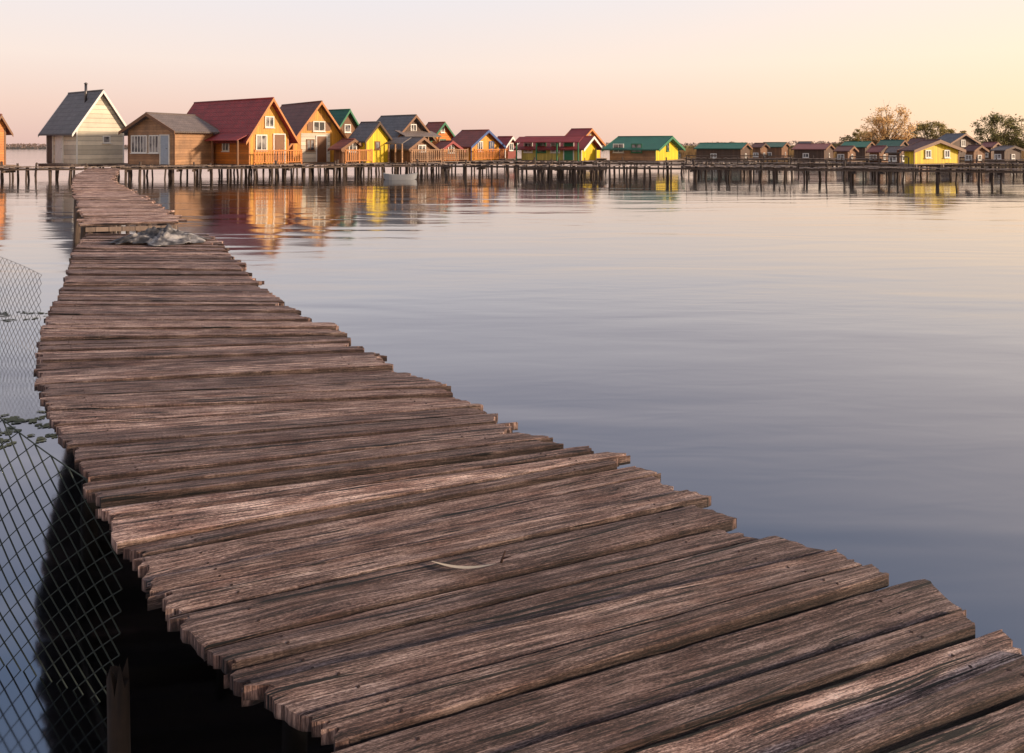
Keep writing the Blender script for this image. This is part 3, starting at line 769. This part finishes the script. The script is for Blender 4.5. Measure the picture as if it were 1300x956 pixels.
# ---------------------------------------------------------------- small boat
bx,by=W(513,43.5)
e=empty('moored_punt',(bx,by-1.5,0),.15,'small grey flat-bottomed punt moored beside the walkway','boat')
bm=bmesh.new(); n=12; rings=[]
for i in range(n+1):
    t=i/n*2-1; w=.42*(1-abs(t)**3*.55); hz=.28+.12*t*t; kz=-.08+.14*t**4
    rings.append([bm.verts.new(v) for v in ((t*1.0,-w,hz),(t*.95,-w*.8,kz),(t*.95,w*.8,kz),(t*1.0,w,hz),(t*.96,w*.93,hz),(t*.9,w*.75,kz+.05),(t*.9,-w*.75,kz+.05),(t*.96,-w*.93,hz))])
for i in range(n):
    for j in range(8): bm.faces.new((rings[i][j],rings[i+1][j],rings[i+1][(j+1)%8],rings[i][(j+1)%8]))
bm.faces.new(rings[0]); bm.faces.new(rings[-1])
meshobj('hull',bm,plain('grey_boat_paint',(.26,.26,.27),.5),e)
for x in (-.5,.4):
    bm=bmesh.new(); box(bm,(x-.12,-.34,.2),(x+.12,.34,.23)); meshobj('seat',bm,M_PIER,e)

# ---------------------------------------------------------------- floating weed
m_weed=leafmat('pond_weed_leaves',(.07,.085,.06),(.17,.18,.12))
def weed(x,y,rx,ry,n,seed):
    rr=random.Random(seed); bm=bmesh.new()
    for k in range(n):
        a=rr.uniform(0,6.28); q=math.sqrt(rr.random()); cx=rx*q*math.cos(a); cy=ry*q*math.sin(a)
        if noise.noise(Vector((cx*7,cy*9,seed)))<.02: continue
        s=rr.uniform(.012,.03); m=9; z=.003+rr.random()*.003; a0=rr.uniform(0,6.28)
        bm.faces.new([bm.verts.new((cx,cy,z))]+[bm.verts.new((cx+s*math.cos(a0+t),cy+s*math.sin(a0+t)*.9,z)) for t in [.25+5.8*i/(m-1) for i in range(m)]])
    o=meshobj('floating_weed',bm,m_weed,recalc=False); o.location=(x,y,0); o['label']='patch of small green leaves floating on the water'; o['category']='water plants'; o['kind']='stuff'
p=G(8,402,0); weed(p.x,p.y,.5,.25,220,1)
p=G(22,545,0); weed(p.x,p.y,.42,.34,420,2)

# ---------------------------------------------------------------- sky & light
S=Vector((.93,-.22,.23)).normalized()
GL=Vector((.86,-.50,0)).normalized()  # unseen warm sky glow behind the camera, boosted to light the deck
w=bpy.data.worlds.new('World'); sc.world=w; w.use_nodes=True; nt=w.node_tree
for n in list(nt.nodes): nt.nodes.remove(n)
out=N(nt,'ShaderNodeOutputWorld')
tc=N(nt,'ShaderNodeTexCoord'); sp=N(nt,'ShaderNodeSeparateXYZ'); nt.links.new(tc.outputs['Generated'],sp.inputs[0])
z=mth(nt,'MAXIMUM',sp.outputs[2],0.0)
gr=ramp(nt,z,[(0,(.80,.53,.47)),(.05,(.92,.66,.56)),(.11,(.98,.81,.72)),(.20,(.90,.84,.85)),(.33,(.66,.62,.68)),(.52,(.25,.32,.46)),(1,(.44,.48,.60))])
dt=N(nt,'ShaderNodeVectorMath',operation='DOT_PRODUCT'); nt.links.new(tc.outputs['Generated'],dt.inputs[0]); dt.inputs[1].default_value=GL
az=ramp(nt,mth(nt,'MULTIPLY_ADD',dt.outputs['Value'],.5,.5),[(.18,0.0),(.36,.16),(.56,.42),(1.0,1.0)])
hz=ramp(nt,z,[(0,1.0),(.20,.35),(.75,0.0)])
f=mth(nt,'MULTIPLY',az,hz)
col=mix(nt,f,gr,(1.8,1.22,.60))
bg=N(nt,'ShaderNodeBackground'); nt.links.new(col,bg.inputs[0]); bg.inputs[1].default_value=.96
sky=N(nt,'ShaderNodeTexSky'); sky.sky_type='NISHITA'; sky.sun_disc=False; sky.sun_elevation=math.asin(S.z); sky.sun_rotation=math.atan2(S.x,S.y)
bg2=N(nt,'ShaderNodeBackground'); nt.links.new(sky.outputs[0],bg2.inputs[0]); bg2.inputs[1].default_value=.008
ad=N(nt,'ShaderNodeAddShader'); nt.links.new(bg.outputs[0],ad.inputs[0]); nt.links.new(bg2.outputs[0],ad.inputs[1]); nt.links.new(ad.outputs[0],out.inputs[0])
sl=bpy.data.lights.new('sun','SUN'); sl.energy=5.0; sl.angle=math.radians(4); sl.color=(1,.78,.56)
so=link(bpy.data.objects.new('sun',sl)); so.rotation_euler=S.to_track_quat('Z','Y').to_euler(); so.location=(20,0,20)

cam=bpy.data.cameras.new('camera'); co=link(bpy.data.objects.new('camera',cam)); co.location=(0,0,CZ); co.rotation_euler=(math.radians(90),0,0)
cam.sensor_width=36; cam.lens=36*F/1300; cam.shift_y=-(478-YH)/1300; cam.clip_start=.05; cam.clip_end=8000
sc.camera=co
sc.view_settings.view_transform='Standard'; sc.view_settings.look='None'; sc.view_settings.exposure=0
